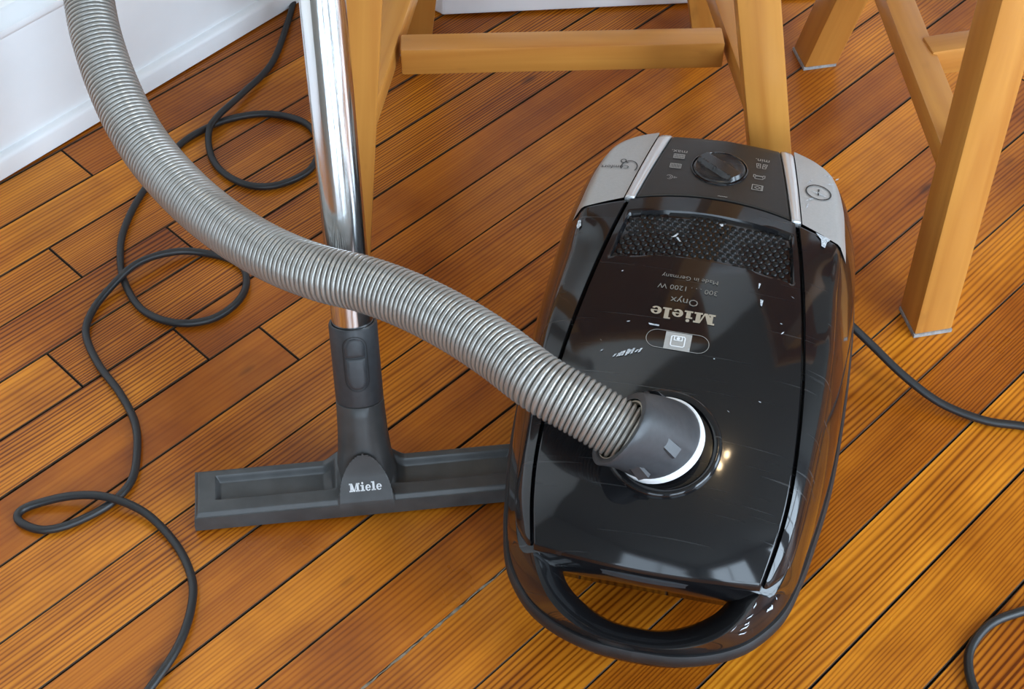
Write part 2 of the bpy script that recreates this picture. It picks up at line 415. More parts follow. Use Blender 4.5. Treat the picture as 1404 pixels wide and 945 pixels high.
# ceiling lamp with three bulbs, seen only as a reflection in the vacuum cover
LX, LY = 0.53, 0.93
lamp = empty('ceiling_lamp', (LX, LY, CEIL), 0, 'small ceiling lamp with three warm bulbs above the vacuum cleaner', 'lamp')
m = MB(); m.lathe([(.001, -.03), (.05, -.028), (.065, -.012), (.065, 0)], 32); m.build('canopy', M_strip, lamp)
m = MB(); m.lathe([(.008, -.17), (.008, -.02)], 12); m.build('stem', M_strip, lamp)
for i in range(3):
    an = 2*pi*i/3 + .3
    d = Vector((cos(an), sin(an), 0))
    m = MB(); m.tube([(0, 0, -.165), tuple(d*.06+Vector((0, 0, -.185))), tuple(d*.065+Vector((0, 0, -.17)))], .006, 8)
    m.build('arm', M_strip, lamp)
    m = MB(); c = d*.065 + Vector((0, 0, -.20))
    m.lathe([(.001, -.032), (.015, -.028), (.026, -.012), (.028, 0), (.024, .014), (.014, .028), (.012, .04)], 16, Matrix.Translation(c))
    m.build('bulb', M_bulb, lamp)
    pl = bpy.data.lights.new('bulb_light', 'POINT'); pl.energy = 1.2; pl.color = (1.0, .74, .45); pl.shadow_soft_size = .03
    po = bpy.data.objects.new('bulb_light', pl); COL.objects.link(po); po.location = (LX+c.x, LY+c.y, CEIL-.26)

# white cabinet at the top edge
cab = empty('white_cabinet', (-.0787, 1.464, 0), 0, 'white painted cabinet base on the floor behind the left stool', 'cabinet')
poly = [(0, 0), (.779, .061), (.779, .44), (.38, .44), (-.0145, .0123)]
m = MB(); m.prism(poly, .003, .085); m.build('plinth', M_trim, cab, smooth=0, bevel=.003)
m = MB(); m.prism([(x*.985+.004, y*.97+.008) for x, y in poly], .085, .82); m.build('cabinet_body', M_trim, cab, smooth=0, bevel=.002)
m = MB(); m.prism([(x*1.01-.003, y*1.02-.01) for x, y in poly], .82, .85); m.build('cabinet_top', M_trim, cab, smooth=0, bevel=.003)

# ------------------------------------------------------------------ stools
def stool(name, label, feet, slopes, zs, rail_pts, yaw):
    c = sum((Vector((x, y, 0)) for x, y in feet), Vector()) / 4
    root = empty(name, c, yaw, label, 'stool', 'honey pine stools')
    inv = (Matrix.Translation(c) @ Matrix.Rotation(yaw, 4, 'Z')).inverted()
    top = .60; hw = .0185; mats = {}
    def beam(nm, p, q, w, h, cut=None):
        """bar whose own Z axis runs from p to q; w along the stool's side axis"""
        p, q = Vector(p), Vector(q); z = (q-p).normalized()
        ref = Vector((0, 1, 0)) if abs(z.y) < .7 else Vector((0, 0, 1))
        x = ref.cross(z).normalized(); y = z.cross(x)
        Mx = Matrix((x, y, z)).transposed().to_4x4(); Mx.translation = p
        L = (q-p).length; mb = MB()
        pts = [(-w, -h), (w, -h), (w, h), (-w, h)]
        def end(zz, flat):
            out = []
            for a, b in pts:
                if flat is None: out.append((a, b, zz))
                else:  # slide along z so the end lies level at world height `flat`
                    base = p + x*a + y*b; out.append((a, b, (flat-base.z)/z.z))
            return out
        mb.loft([end(0, cut[0] if cut else None), end(L, cut[1] if cut else None)], True, True, True)
        o = mb.build(nm, M_pine, root, smooth=30, bevel=.0025)
        o.matrix_local = Mx
        mats[o.name] = Mx
        return o
    F = [inv @ Vector((x, y, 0)) for x, y in feet]
    Rz = Matrix.Rotation(-yaw, 3, 'Z')
    D = [Rz @ Vector((sx, sy, 1)) for sx, sy in slopes]
    legs = []
    for f, d in zip(F, D):
        lg = beam('leg', f, f + d*top, hw, hw, (.004, top)); legs.append(lg)
        mb = MB(); mb.box((-hw-.0002, -hw-.0002, 0.0004), (hw+.0002, hw+.0002, .0042))
        pd = mb.build('felt_pad', M_pad, lg, smooth=0); pd.matrix_local = mats[lg.name].inverted() @ Matrix.Translation(f)
    at = lambda i, z: F[i] + D[i]*z
    beam('side_stretcher', at(0, zs), at(2, zs), .0145, .012)
    beam('side_stretcher', at(1, zs), at(3, zs), .0145, .012)
    ra, rb = (inv @ Vector(p) for p in rail_pts)
    beam('cross_rail', ra, rb, .0145, .0125)
    T = [at(i, top) for i in range(4)]
    x0 = min(t.x for t in T)-.033; x1 = max(t.x for t in T)+.06; y0 = min(t.y for t in T)-.05; y1 = max(t.y for t in T)+.05
    mb = MB()
    def sf(s, t, z):
        x = x0+(x1-x0)*s; y = y0+(y1-y0)*t
        return (x, y, z + .018*(2*s-1)**2)
    ring = lambda z, e: [sf(min(max(s, e), 1-e), min(max(t, e), 1-e), z) for s, t in
                         [(i/16, 0) for i in range(16)] + [(1, i/8) for i in range(8)] + [(1-i/16, 1) for i in range(16)] + [(0, 1-i/8) for i in range(8)]]
    mb.loft([ring(top-.004, .03), ring(top+.004, .0), ring(top+.026, .0), ring(top+.034, .03)], True)
    mb.grid(lambda s, t: sf(.03+.94*s, .03+.94*t, top+.034), 16, 8); mb.grid(lambda s, t: sf(.03+.94*s, .03+.94*t, top-.004), 16, 8)
    mb.build('seat', M_pine, root, smooth=40)
    return root

stool('pine_stool', 'honey pine stool directly behind the vacuum cleaner and the chrome wand',
      [(-.1559, 1.0575), (.2579, 1.0773), (-.1097, 1.4131), (.2209, 1.4316)],
      [(.0987, .1051), (-.176, .1051), (.125, -.1051), (-.19, -.1051)], .165,
      [(-.104, 1.1828, .165), (.198, 1.1938, .165)], radians(2))
stool('pine_stool', 'honey pine stool at the right edge beside the vacuum cleaner',
      [(.3866, .9954), (.791, 1.088), (.3334, 1.3896), (.684, 1.47)],
      [(.023, .1051), (-.14, .09), (.193, -.1051), (-.10, -.12)], .165,
      [(.3865, 1.1795, .165), (.690, 1.2500, .165)], radians(12))

# ------------------------------------------------------------------ vacuum cleaner
VO = Vector((.1291, .7813, 0)); VY = radians(-12.5)
vac = empty('vacuum_cleaner', VO, VY, 'glossy black canister vacuum cleaner with silver rear corners', 'vacuum cleaner')
VM = Matrix.Translation(VO) @ Matrix.Rotation(VY, 4, 'Z')
GV = [-.165, -.152, -.12, -.08, -.02, .035, .1, .166, .28]
GU = [.079, .0835, .0905, .0940, .0925, .0877, .0800, .0695, .05]
_g = catmull(list(zip(GV, GU)), 10); _gx = [p[0] for p in _g]; _gy = [p[1] for p in _g]
def G(v): return interp(v, _gx, _gy)
ZV = [-.20, -.165, -.14, -.1, -.05, 0, .05, .1, .15, .2, .25, .283, .3]
ZZ = [.126, .1445, .1560, .1708, .1840, .1915, .195, .196, .195, .191, .184, .176, .17]
_zc = catmull(list(zip(ZV, ZZ)), 10); _zx = [p[0] for p in _zc]; _zy = [p[1] for p in _zc]
def ztop(u, v):
    a = min(1.4, abs(u)/.11); k = sm((.06-v)/.16)
    f = (.004+.007*k)*max(0.0, (abs(u)-G(v))/.022)**1.25*sm((.145-v)/.04) if abs(u) > .05 and v < .17 else 0.0
    return interp(v, _zx, _zy) - (.010+.008*k)*a**2.6 - .0095*max(0.0, (-.124+.020*min(a, 1)**2-v)/.036)**2 - f
# plan of the crest (T) and of the bumper line (B): right half, front centre -> rear centre
T_ = [(0, -.158), (.045, -.157), (.075, -.153), (.0935, -.148), (.1035, -.115), (.1095, -.05), (.1115, .03), (.109, .12), (.106, .19), (.1, .235), (.084, .257), (.056, .268), (0, .274)]
B_ = [(0, -.125), (.045, -.125), (.075, -.125), (.105, -.128), (.117, -.08), (.1265, -.015), (.1305, .06), (.131, .14), (.128, .2), (.120, .243), (.1, .268), (.06, .280), (0, .285)]
D_ = [(0, -.055), (.04, -.055), (.065, -.05), (.083, -.035), (.092, .0), (.098, .03), (.1, .07), (.1, .14), (.097, .19), (.091, .225), (.075, .243), (.045, .252), (0, .256)]
def full(pts, n=5):
    h = catmull(pts, n); return h + [(-x, y) for x, y in reversed(h[1:-1])]
TF, BF, DF = full(T_), full(B_), full(D_)
ZB = .083
rings = []
rings.append([(u*.8, v*.8+.02, .012) for u, v in DF])
rings.append([(u, v, .014) for u, v in DF])
for k in (.25, .5, .75):
    rings.append([(d[0]+(b[0]-d[0])*sin(k*pi/2), d[1]+(b[1]-d[1])*sin(k*pi/2), .014+(ZB-.02-.014)*k) for d, b in zip(DF, BF)])
rings.append([(u, v, ZB-.012) for u, v in BF])
def side_ring(k, zoff=0):
    out = []
    for b, t in zip(BF, TF):
        e = k**2.4; zt = ztop(*t) - .006
        front = sm((-.10 - t[1])/.04)*sm((.092-abs(t[0]))/.02)      # the recessed front wall drops straight
        e2 = e*(1-front) + (1-(1-k)**3)*front
        out.append((b[0]+(t[0]-b[0])*e2, b[1]+(t[1]-b[1])*e2, ZB+(zt-ZB)*k+zoff))
    return out
for k in (0, .15, .3, .45, .6, .72, .83, .92, 1.0): rings.append(side_ring(k))
rings.append([(t[0]*.985, t[1]*.985, ztop(*t)-.0042) for t in TF])
rings.append([(t[0]*.95, t[1]*.95, ztop(t[0]*.95, t[1]*.95)-.0042) for t in TF])
rings.append([(t[0]*.80, t[1]*.80, ztop(t[0]*.8, t[1]*.8)-.006) for t in TF])
rings.append([(t[0]*.01, t[1]*.01+.02, ztop(0, .02)-.008) for t in TF])
m = MB(); m.loft(rings, True, True, False)
body = m.build('body', M_black, vac, smooth=50)

def patch(fn, us, vs, dz, skirt=.004, bev=.0012, edge=(1, 1, 1, 1), zfn=None):
    """thin shell over the crowned top; fn(s,t)->(u,v); edge: which borders (s0,s1,t0,t1) are rounded over"""
    mb = MB(); zf = zfn or (lambda u, v: 0)
    def P(s, t, drop=0):
        u, v = fn(s, t); return (u, v, ztop(u, v)+dz+zf(u, v)-drop)
    b, w, h = mb.grid(lambda s, t: P(s, t, bev if ((s == us[0] and edge[0]) or (s == us[-1] and edge[1]) or (t == vs[0] and edge[2]) or (t == vs[-1] and edge[3])) else 0), 0, 0, us, vs)
    border = [b+i for i in range(w)] + [b+j*w+w-1 for j in range(1, h)] + [b+(h-1)*w+i for i in range(w-2, -1, -1)] + [b+j*w for j in range(h-2, 0, -1)]
    base = len(mb.v)
    for i in border: x, y, z = mb.v[i]; mb.v.append((x, y, z-skirt))
    n = len(border)
    for i in range(n): k = (i+1) % n; mb.f.append((border[i], base+i, base+k, border[k]))
    return mb
def rng(n, e=.012): return [0, e*.5, e] + [e+(1-2*e)*i/n for i in range(1, n)] + [1-e, 1-e*.5, 1]

_t = catmull(T_[3:10], 12); _tx = [p[1] for p in _t]; _ty = [p[0] for p in _t]
def Wd(v): return interp(v, _tx, _ty)
vf = lambda u: -.1600 + .009*(abs(u)/.08)**2.2
vr = lambda u: .1765 - .0115*(abs(u)/.07)**2

# vent recess in the cover: its outline in (u, v)
def vent_d(u, v):
    """signed distance (rough): > 0 inside the recess"""
    v_hi = .1565 - .0075*(u/.067)**2; v_lo = .1015 - .0085*(u/.074)**2
    k = (v-.0935)/(.15-.0935); hw_ = .0740 + (.0670-.0740)*k
    return min(v_hi-v, v-v_lo, hw_-abs(u))
def cover_uv(s, t):
    a = 2*s-1
    u = a*.08; v0, v1 = vf(u), vr(a*.069)
    v = v0+(v1-v0)*t
    return (a*(G(v)-.0012), v)
nose = lambda u, v: -.004*sm(vent_d(u, v)/.0022)
m = patch(cover_uv, rng(120, .008), rng(190, .006), .0, .005, .0012, zfn=nose)
cover = m.build('cover', M_black, vac, smooth=45)
# domes of the vent
m = MB(); sp = .0062; r0 = .0028; row = 0; v = .088
while v < .16:
    u = -.076 + (sp/2 if row % 2 else 0)
    while u < .077:
        if vent_d(u, v) > .0034:
            z = ztop(u, v)-.0040; n = 8; rr = [(1, 0), (.86, .45), (.5, .82)]
            b = len(m.v)
            for f, h in rr: m.v += [(u+r0*f*cos(2*pi*j/n), v+r0*f*sin(2*pi*j/n), z+.0017*h) for j in range(n)]
            m.v.append((u, v, z+.0017))
            for i in range(2):
                for j in range(n): k = (j+1) % n; m.f.append((b+i*n+j, b+i*n+k, b+(i+1)*n+k, b+(i+1)*n+j))
            for j in range(n): m.f.append((b+2*n+j, b+2*n+(j+1) % n, b+3*n))
        u += sp
    v += sp*.87; row += 1
tag(m.build('vent_grille', M_vent, cover, smooth=60, fix=False), 'exhaust grille of small black bumps', kind='stuff')

# side panels: groove to crest
for sg in (-1, 1):
    def side_uv(s, t, sg=sg):
        v0 = -.149+.014*s**2; v1o = .1515; v1i = .1640
        v1 = v1i+(v1o-v1i)*s; v = v0+(v1-v0)*t
        ui = G(v)+.0012; uo = Wd(v)+.0004
        return (sg*(ui+(uo-ui)*s), v)
    def roll(u, v):
        e = (abs(u)-(Wd(v)-.006))/.006
        return -.0050*max(0, e)**2
    m = patch(side_uv, rng(14, .05) if sg > 0 else rng(14, .05), rng(60, .01), 0, .004, .0010, edge=(1, 0, 1, 1), zfn=roll)
    m.build('side_panel', M_black, vac, smooth=45)

# silver trim strips, control panel, silver pedals
SO = lambda v: interp(v, [.163, .21, .268], [.0738, .0668, .0578])
SI = lambda v: interp(v, [.163, .21, .268], [.0652, .0570, .0462])
REAR = catmull([(.112, .12), (.109, .15), (.106, .19), (.1, .235), (.084, .257), (.056, .268), (0, .274)], 12)
def rear_v(u):  # crest v at |u|
    pts = catmull(T_[9:13], 12); return interp(-abs(u), [-p[0] for p in pts], [p[1] for p in pts])
def rollr(u, v): return -.006*max(0, (v-(rear_v(u)-.010))/.010)**2
for sg in (-1, 1):
    def strip_uv(s, t, sg=sg):
        v0 = .1655; u = SI(v0)+(SO(v0)-SI(v0))*s
        v1 = rear_v(SI(.268)+(SO(.268)-SI(.268))*s)+.0012
        v = v0+(v1-v0)*t
        return (sg*(SI(v)+.0004+(SO(v)-SI(v)-.0008)*s), v)
    def hump(u, v): a = (abs(u)-SI(v))/(SO(v)-SI(v)); return .0022*max(0, 4*a*(1-a))**.6 + rollr(u, v)
    patch(strip_uv, rng(10, .06), rng(20, .02), .0002, .006, .0008, zfn=hump).build('trim_strip', M_strip, vac, smooth=60)
def pan_uv(s, t):
    a = 2*s-1; u0 = a*.066
    v0 = vr(u0)+.0018; v1 = rear_v(a*.046)+.001
    v1 += -.0035*sm((.012-abs(a*.046+.002))/.004)      # shallow notch in the rear edge
    v = v0+(v1-v0)*t
    return (a*(SI(v)-.0004), v)
panel = patch(pan_uv, rng(40, .02), rng(24, .02), .0002, .008, .0008, zfn=rollr).build('control_panel', M_panel, vac, smooth=45)
pedals = []
for sg in (-1, 1):
    crest = [p for p in catmull([(.109, .1505), (.1075, .175), (.1045, .21), (.099, .236), (.091, .2505), (.078, .2605), (.0585, .2680)], 8)]
    mb = MB(); nS = 14; cols = len(crest)
    inner = [(SO(v), v) for v in [.1655+(.2655-.1655)*i/(cols-1) for i in range(cols)]]
    rows = []
    for i, ((ui, vi), (uo, vo)) in enumerate(zip(inner, crest)):
        row = []
        for k in range(nS+1):
            s = k/nS; u = ui+.0006+(uo-ui)*s; v = vi+(vo-vi)*s
            fall = .0060*max(0, (s-.86)/.14)**2
            row.append((sg*u, v, ztop(u, v)+.0003-fall))
        # wrap down the side of the body
        nb = Vector((uo, vo-.13, 0)); nb.x *= 2.0; nb.normalize()
        for dz, out in ((.004, .0022), (.010, .0045), (.018, .0068), (.030, .0094)):
            if i == 0 and dz > .02: dz = .028
            row.append((sg*(uo+nb.x*out), vo+nb.y*out, ztop(uo, vo)-.0057-dz))
        rows.append(row)
    mb.loft(rows, False)
    p = mb.build('foot_pedal', M_silver, vac, smooth=45); pedals.append(p)

# ---- front handle: U-shaped bow round an open grip hole
def bow(sx):  # right half stations, centre -> body: (hole u,v | crest u,v,z | outer u,v)
    return [((0, -.1735), (0, -.1990, .1010), (0, -.1935)),
            ((.018, -.1725), (.026, -.1975, .1020), (.030, -.1915)),
            ((.036, -.1660), (.047, -.1915, .1048), (.056, -.1840)),
            ((.051, -.1570), (.0640, -.1805, .1097), (.078, -.1712)),
            ((.0600, -.1465), (.0755, -.1660, .1150), (.0945, -.1525)),
            ((.0640, -.1370), (.0825, -.1520, .1215), (.1050, -.1330)),
            ((.0655, -.1320), (.0870, -.1400, .1265), (.1105, -.1150)),
            ((.0660, -.1200), (.0900, -.1260, .1295), (.1140, -.1000)),
            ((.0660, -.1080), (.0920, -.1120, .1310), (.1165, -.0860))]
st = [h + c + o for h, c, o in bow(1)]
stf = [(-a[0], a[1], -a[2], a[3], a[4], -a[5], a[6]) for a in reversed(st[1:])] + st
stf = catmull(stf, 6)
rings = []
for hu, hv, cu, cv, cz, ou, ov in stf:
    mix = lambda a, b, k: a+(b-a)*k
    r = [(hu, hv, .070), (hu, hv, cz-.022), (mix(hu, cu, .12), mix(hu and hv or hv, cv, .12), cz-.012),
         (mix(hu, cu, .4), mix(hv, cv, .4), cz-.004), (mix(hu, cu, .72), mix(hv, cv, .72), cz-.0005), (cu, cv, cz),
         (mix(cu, ou, .22), mix(cv, ov, .22), cz-.003), (mix(cu, ou, .60), mix(cv, ov, .60), mix(cz, .088, .50)),
         (mix(cu, ou, .93), mix(cv, ov, .93), mix(cz, .088, .85)), (ou, ov, .084), (ou, ov, .072), (mix(ou, hu, .15), mix(ov, hv, .15), .062), (mix(ou, hu, .7), mix(ov, hv, .7), .060)]
    rings.append(r)
m = MB(); m.loft(rings, True, True, True)
handle = m.build('carry_handle', M_black, vac, smooth=50)
random.seed(3)
def on_bow(i, j):      # point on the bow surface at fractional station i, profile position j
    a, b = int(i), int(j); fi, fj = i-a, j-b
    q = [Vector(rings[a+x][b+y]) for x, y in ((0, 0), (1, 0), (0, 1), (1, 1))]
    nn = (q[1]-q[0]).cross(q[2]-q[0]).normalized()
    p = q[0].lerp(q[1], fi).lerp(q[2].lerp(q[3], fi), fj)
    if nn.z < 0: nn = -nn
    return p + nn*.0005
cen = 6*8
for k in range(11):      # chipped, scuffed right front corner
    i0 = cen + random.uniform(19, 31); j0 = random.uniform(5.2, 7.2); di = random.uniform(.3, 1.3); dj = random.uniform(.05, .20); sk = random.uniform(-.25, .25)
    mb = MB(); mb.v = [tuple(on_bow(i0+x*di, j0+y*dj+x*sk)) for x, y in ((-1, -.1), (-.3, -1), (.2, -.3), (1, -.6), (.5, .2), (.1, 1), (-.4, .3))]; mb.f = [(0, 1, 2, 3, 4, 5, 6)]
    mb.build('scuff', M_scuff, handle, smooth=0, fix=False)

# rubber bumper all round: along the bow and the body sides
bp = [(0, -.1935)] + [(o[0], o[1]) for h, c, o in bow(1)[1:6]] + [(.1125, -.105), (.1175, -.078), (.1265, -.015), (.1305, .06), (.131, .14), (.128, .2), (.120, .243), (.1, .268), (.06, .280), (0, .285)]
hb = catmull(bp, 6); loop = hb + [(-x, y) for x, y in reversed(hb[1:-1])]
rings = []
n = len(loop)
for i in range(n):
    a, b = Vector(loop[i-1]), Vector(loop[(i+1) % n]); t = (b-a).normalized(); nr = Vector((t.y, -t.x)); p = Vector(loop[i])
    rings.append([(p.x+nr.x*o, p.y+nr.y*o, ZB-.005+z) for o, z in ((-.003, .007), (.0012, .0068), (.0030, .004), (.0034, 0), (.0030, -.004), (.0012, -.007), (-.003, -.0075))])
rings.append(rings[0])
m = MB(); m.loft(rings, True); m.build('bumper', M_bumper, vac, smooth=50)

# latch under the front edge of the cover and its sticker
m = MB()
lat = []
for i in range(21):
    u = -.052+.104*i/20; v = -.1592+.006*(u/.06)**2; e = sm(min(i, 20-i)/2)
    lat.append([(u, v+.012, .130), (u, v+.005-.001*e, .1290), (u, v+.0035-.0035*e, .1270), (u, v+.004-.0035*e, .1215), (u, v+.007-.002*e, .1185), (u, v+.014, .118)])
m.loft(lat, True, True, True); latch = m.build('cover_latch', M_grey, vac, smooth=50)
m = MB()
def stick(s, t):
    u = -.036+.042*s; return (u, -.1500+.006*(u/.06)**2+.0060*t, .1176-.010*t)
m.grid(stick, 6, 2); m.grid(lambda s, t: (stick(s, t)[0], stick(s, t)[1]+.003, stick(s, t)[2]+.002), 6, 2)
tag(m.build('rating_sticker', M_label, vac, smooth=30), 'pale pink sticker under the cover edge')

# wheels
for sg in (-1, 1):
    m = MB(); Mx = Matrix.Translation((sg*.098, .165, .042)) @ Matrix.Rotation(pi/2, 4, 'Y')
    m.lathe([(.001, -.014), (.036, -.014), (.0415, -.010), (.042, 0), (.0415, .010), (.036, .014), (.001, .014)], 32, Mx); m.build('wheel', M_bumper, vac)
m = MB(); Mx = Matrix.Translation((0, -.02, .016)) @ Matrix.Rotation(pi/2, 4, 'Y')
m.lathe([(.001, -.009), (.013, -.009), (.0155, -.006), (.0155, .006), (.013, .009), (.001, .009)], 24, Mx); m.build('caster', M_bumper, vac)

# ---- dial
du, dv = -.001, .2205
def surf_frame(u, v, dz=0.0):
    e = .002
    gu = (ztop(u+e, v)-ztop(u-e, v))/(2*e); gv = (ztop(u, v+e)-ztop(u, v-e))/(2*e)
    z = Vector((-gu, -gv, 1)).normalized(); x = (Vector((1, 0, gu)) - z*Vector((1, 0, gu)).dot(z)).normalized(); y = z.cross(x)
    Mx = Matrix((x, y, z)).transposed().to_4x4(); Mx.translation = (u, v, ztop(u, v)+dz); return Mx
DM = surf_frame(du, dv, .0004)
m = MB(); m.lathe([(.0245, -.001), (.0243, .0006), (.0232, .0010), (.0226, .0002), (.0222, -.001)], 48, DM)
ring = m.build('dial_rim', M_black, panel)
m = MB()
def knob(s, t):
    an = 2*pi*s; r = .0221*t; x, y = r*cos(an), r*sin(an)
    ca, sa = cos(radians(-38)), sin(radians(-38)); a, b = x*ca+y*sa, -x*sa+y*ca
    ridge = .0048*sm((.0075-abs(b))/.0020)
    edge = 1 if t < .93 else 1-(t-.93)/.07*.8
    return DM @ Vector((x, y, (-.0006 + ridge + .0030*t**4*(1-sm((.0080-abs(b))/.002)))*edge))
m.grid(knob, 72, 26); dial = m.build('dial', M_dial, panel, smooth=40)

# ---- flat print: 2-D strokes and letters mapped on the crowned top; reader stands behind the machine (x -> -u, y -> -v)
class Print:
    def __init__(s): s.v = []; s.f = []
    def poly(s, pts):
        b = len(s.v); s.v += list(pts); s.f.append(tuple(range(b, b+len(pts))))
    def rect(s, x0, y0, x1, y1): s.poly([(x0, y0), (x1, y0), (x1, y1), (x0, y1)])
    def stroke(s, pts, w, closed=False):
        n = len(pts)
        for i in range(n if closed else n-1):
            a, b = Vector(pts[i]), Vector(pts[(i+1) % n]); d = (b-a)
            if d.length < 1e-9: continue
            d.normalize(); q = Vector((-d.y, d.x))*w/2; e = d*w*.3
            s.poly([tuple(a-e+q), tuple(a-e-q), tuple(b+e-q), tuple(b+e+q)])
    def arc(s, cx, cy, rx, ry, a0, a1, w, n=20):
        s.stroke([(cx+rx*cos(radians(a0+(a1-a0)*i/n)), cy+ry*sin(radians(a0+(a1-a0)*i/n))) for i in range(n+1)], w)
    def disc(s, cx, cy, r, n=14): s.poly([(cx+r*cos(2*pi*i/n), cy+r*sin(2*pi*i/n)) for i in range(n)])
    def build(s, name, mat, parent, fn):
        mb = MB(); mb.v = [tuple(fn(x, y)) for x, y in s.v]; mb.f = list(s.f)
        return mb.build(name, mat, parent, smooth=0, fix=False)
def on_top(u0, v0, sc, rot=0.0, lift=.0005, flip=True):
    c, s_ = cos(rot), sin(rot)
    def fn(x, y):
        x, y = x*sc, y*sc; x, y = x*c-y*s_, x*s_+y*c
        u, v = (u0-x, v0-y) if flip else (u0+x, v0+y)
        return (u, v, ztop(u, v)+lift)
    return fn
def slab_logo():
    p = Print(); x = 0
    p.rect(0, 0, .52, .17); p.rect(.98, 0, 1.62, .17); p.rect(.16, 0, .36, 1); p.rect(1.12, 0, 1.46, 1)
    p.rect(0, .83, .45, 1); p.rect(1.2, .83, 1.62, 1)
    p.poly([(.16, 1), (.22, .5), (.62, 0), (.86, 0), (.50, 1)]); p.poly([(.74, .05), (.86, .0), (1.22, 1), (1.10, 1)])
    x = 1.72
    p.rect(x, 0, x+.66, .15); p.rect(x+.16, 0, x+.50, .72); p.rect(x, .58, x+.3, .72); p.disc(x+.33, .93, .15)
    def e(x):
        n = 26; o = []; i_ = []
        for k in range(n+1):
            a = radians(5 + 322*k/n)
            o.append((x+.42+.42*cos(a), .36+.38*sin(a))); i_.append((x+.44+.16*cos(a), .36+.26*sin(a)))
        for k in range(n): p.poly([o[k], o[k+1], i_[k+1], i_[k]])
        p.rect(x+.22, .32, x+.82, .42)
    e(x+.74)
    x2 = x+.74+.92
    p.rect(x2, 0, x2+.66, .15); p.rect(x2+.16, 0, x2+.50, 1.04); p.rect(x2, .90, x2+.3, 1.04)
    e(x2+.74)
    return p, x2+.74+.84
def text_print(txt, mat, parent, fn, name='lettering', h=1.0, align='CENTER', bold=0.0):
    cu = bpy.data.curves.new('t', 'FONT'); cu.body = txt; cu.size = h; cu.align_x = align; cu.resolution_u = 2; cu.offset = bold
    ob = bpy.data.objects.new('t', cu); COL.objects.link(ob)
    dg = bpy.context.evaluated_depsgraph_get(); me = bpy.data.meshes.new_from_object(ob.evaluated_get(dg))
    bpy.data.objects.remove(ob, do_unlink=True); bpy.data.curves.remove(cu)
    for vtx in me.vertices: vtx.co = fn(vtx.co.x, vtx.co.y)
    me.name = name; me.materials.clear(); me.materials.append(mat); me.update()
    o = bpy.data.objects.new(name, me); COL.objects.link(o); o.parent = parent
    return o
lg, lw = slab_logo()
sc_ = .0500/lw
lg.v = [(x-lw/2, y*1.05-.5) for x, y in lg.v]
lg.build('lettering', M_gold, cover, on_top(-.0065, .0400, sc_))
text_print('Onyx', M_dim, cover, on_top(-.0072, .0570, .0098))
text_print('300 . . . 1200 W', M_dim, cover, on_top(-.0065, .0695, .0072))
text_print('Made in Germany', M_dim, cover, on_top(-.0062, .0805, .0062))
# bag indicator: outlined oval with a silver square window
p = Print(); o_ = [(.0155+.0085*cos(radians(a)), .0085*sin(radians(a))) for a in range(-90, 91, 10)] + [(-.0155+.0085*cos(radians(a)), .0085*sin(radians(a))) for a in range(90, 271, 10)]
p.stroke(o_, .0004, True); p.build('indicator_outline', M_print, cover, on_top(-.0065, .0140, 1))
p = Print(); p.rect(-.0100, -.0083, .0100, .0083); p.build('bag_indicator', M_silver, cover, on_top(-.0062, .0134, 1, lift=.0006))
p = Print(); rr = [(-.0042, -.0047), (.0042, -.0047), (.0052, -.0037), (.0052, .0040), (.0042, .0050), (-.0042, .0050), (-.0052, .0040), (-.0052, -.0037)]
p.stroke(rr, .0009, True); p.stroke([(-.0030, -.0047), (-.0030, -.0008), (.0030, -.0008), (.0030, -.0047)], .0008); p.disc(0, -.0026, .0014)
p.build('bag_icon', M_white, cover, on_top(-.0062, .0134, 1, lift=.0010))
# control panel icons
text_print('max.', M_print, panel, on_top(-.0375, .2400, .0074, lift=.0009))
text_print('min.', M_print, panel, on_top(.0335, .2440, .0074, lift=.0009))
def icon(fn_draw, u, v, s=1.0):
    p = Print(); fn_draw(p); p.build('icon', M_print, panel, on_top(u, v, .001*s, lift=.0009))
def rug(p):
    p.stroke([(-4.5, -3), (4.5, -3), (4.5, 3), (-4.5, 3)], .6, True)
    for i in range(6): p.stroke([(-3.3+i*1.32, -3.4), (-3.3+i*1.32, 3.4)], .55)
def rug2(p):
    rug(p); p.stroke([(-4.5, 0), (4.5, 0)], .5)
def ear(p):
    p.arc(1.5, 0, 2.6, 2.9, 60, 330, .5); p.arc(1.5, 0, 1.2, 1.4, 90, 300, .5)
    p.stroke([(-2.5, -1.2), (-2.5, 1.2)], .5); p.stroke([(-3.6, -.8), (-3.6, .8)], .5); p.stroke([(-4.6, -.4), (-4.6, .4)], .5)
def curtain(p):
    for sx in (-1, 1):
        p.stroke([(sx*.9, 3.2), (sx*1.2, -3.2), (sx*4.6, -3.2), (sx*3.6, 3.2)], .55, True); p.stroke([(sx*1.2, .2), (sx*3.8, .2)], .5); p.stroke([(sx*2.6, -.2), (sx*2.9, -3.0)], .45)
def sofa(p):
    p.stroke([(-4.8, 1), (-4.8, -2.6), (-3.4, -2.6), (-3.4, -1.6), (3.4, -1.6), (3.4, -2.6), (4.8, -2.6), (4.8, 1), (3.4, 1.2), (3.4, 3), (-3.4, 3), (-3.4, 1.2)], .55, True); p.stroke([(-3.2, .6), (-2.8, -.8), (2.8, -.8), (3.2, .6)], .5)
def diamond(p):
    p.stroke([(-4.4, -3.4), (4.4, -3.4), (4.4, 3.4), (-4.4, 3.4)], .7, True); p.stroke([(0, -1.8), (2.4, 0), (0, 1.8), (-2.4, 0)], .55, True); p.stroke([(-3.4, -3.4), (-3.4, 3.4)], .5)
icon(rug2, -.0368, .2305); icon(rug, -.0378, .2155); icon(ear, -.0392, .1985)
icon(curtain, .0335, .2330); icon(sofa, .0330, .2165); icon(diamond, .0330, .2010)
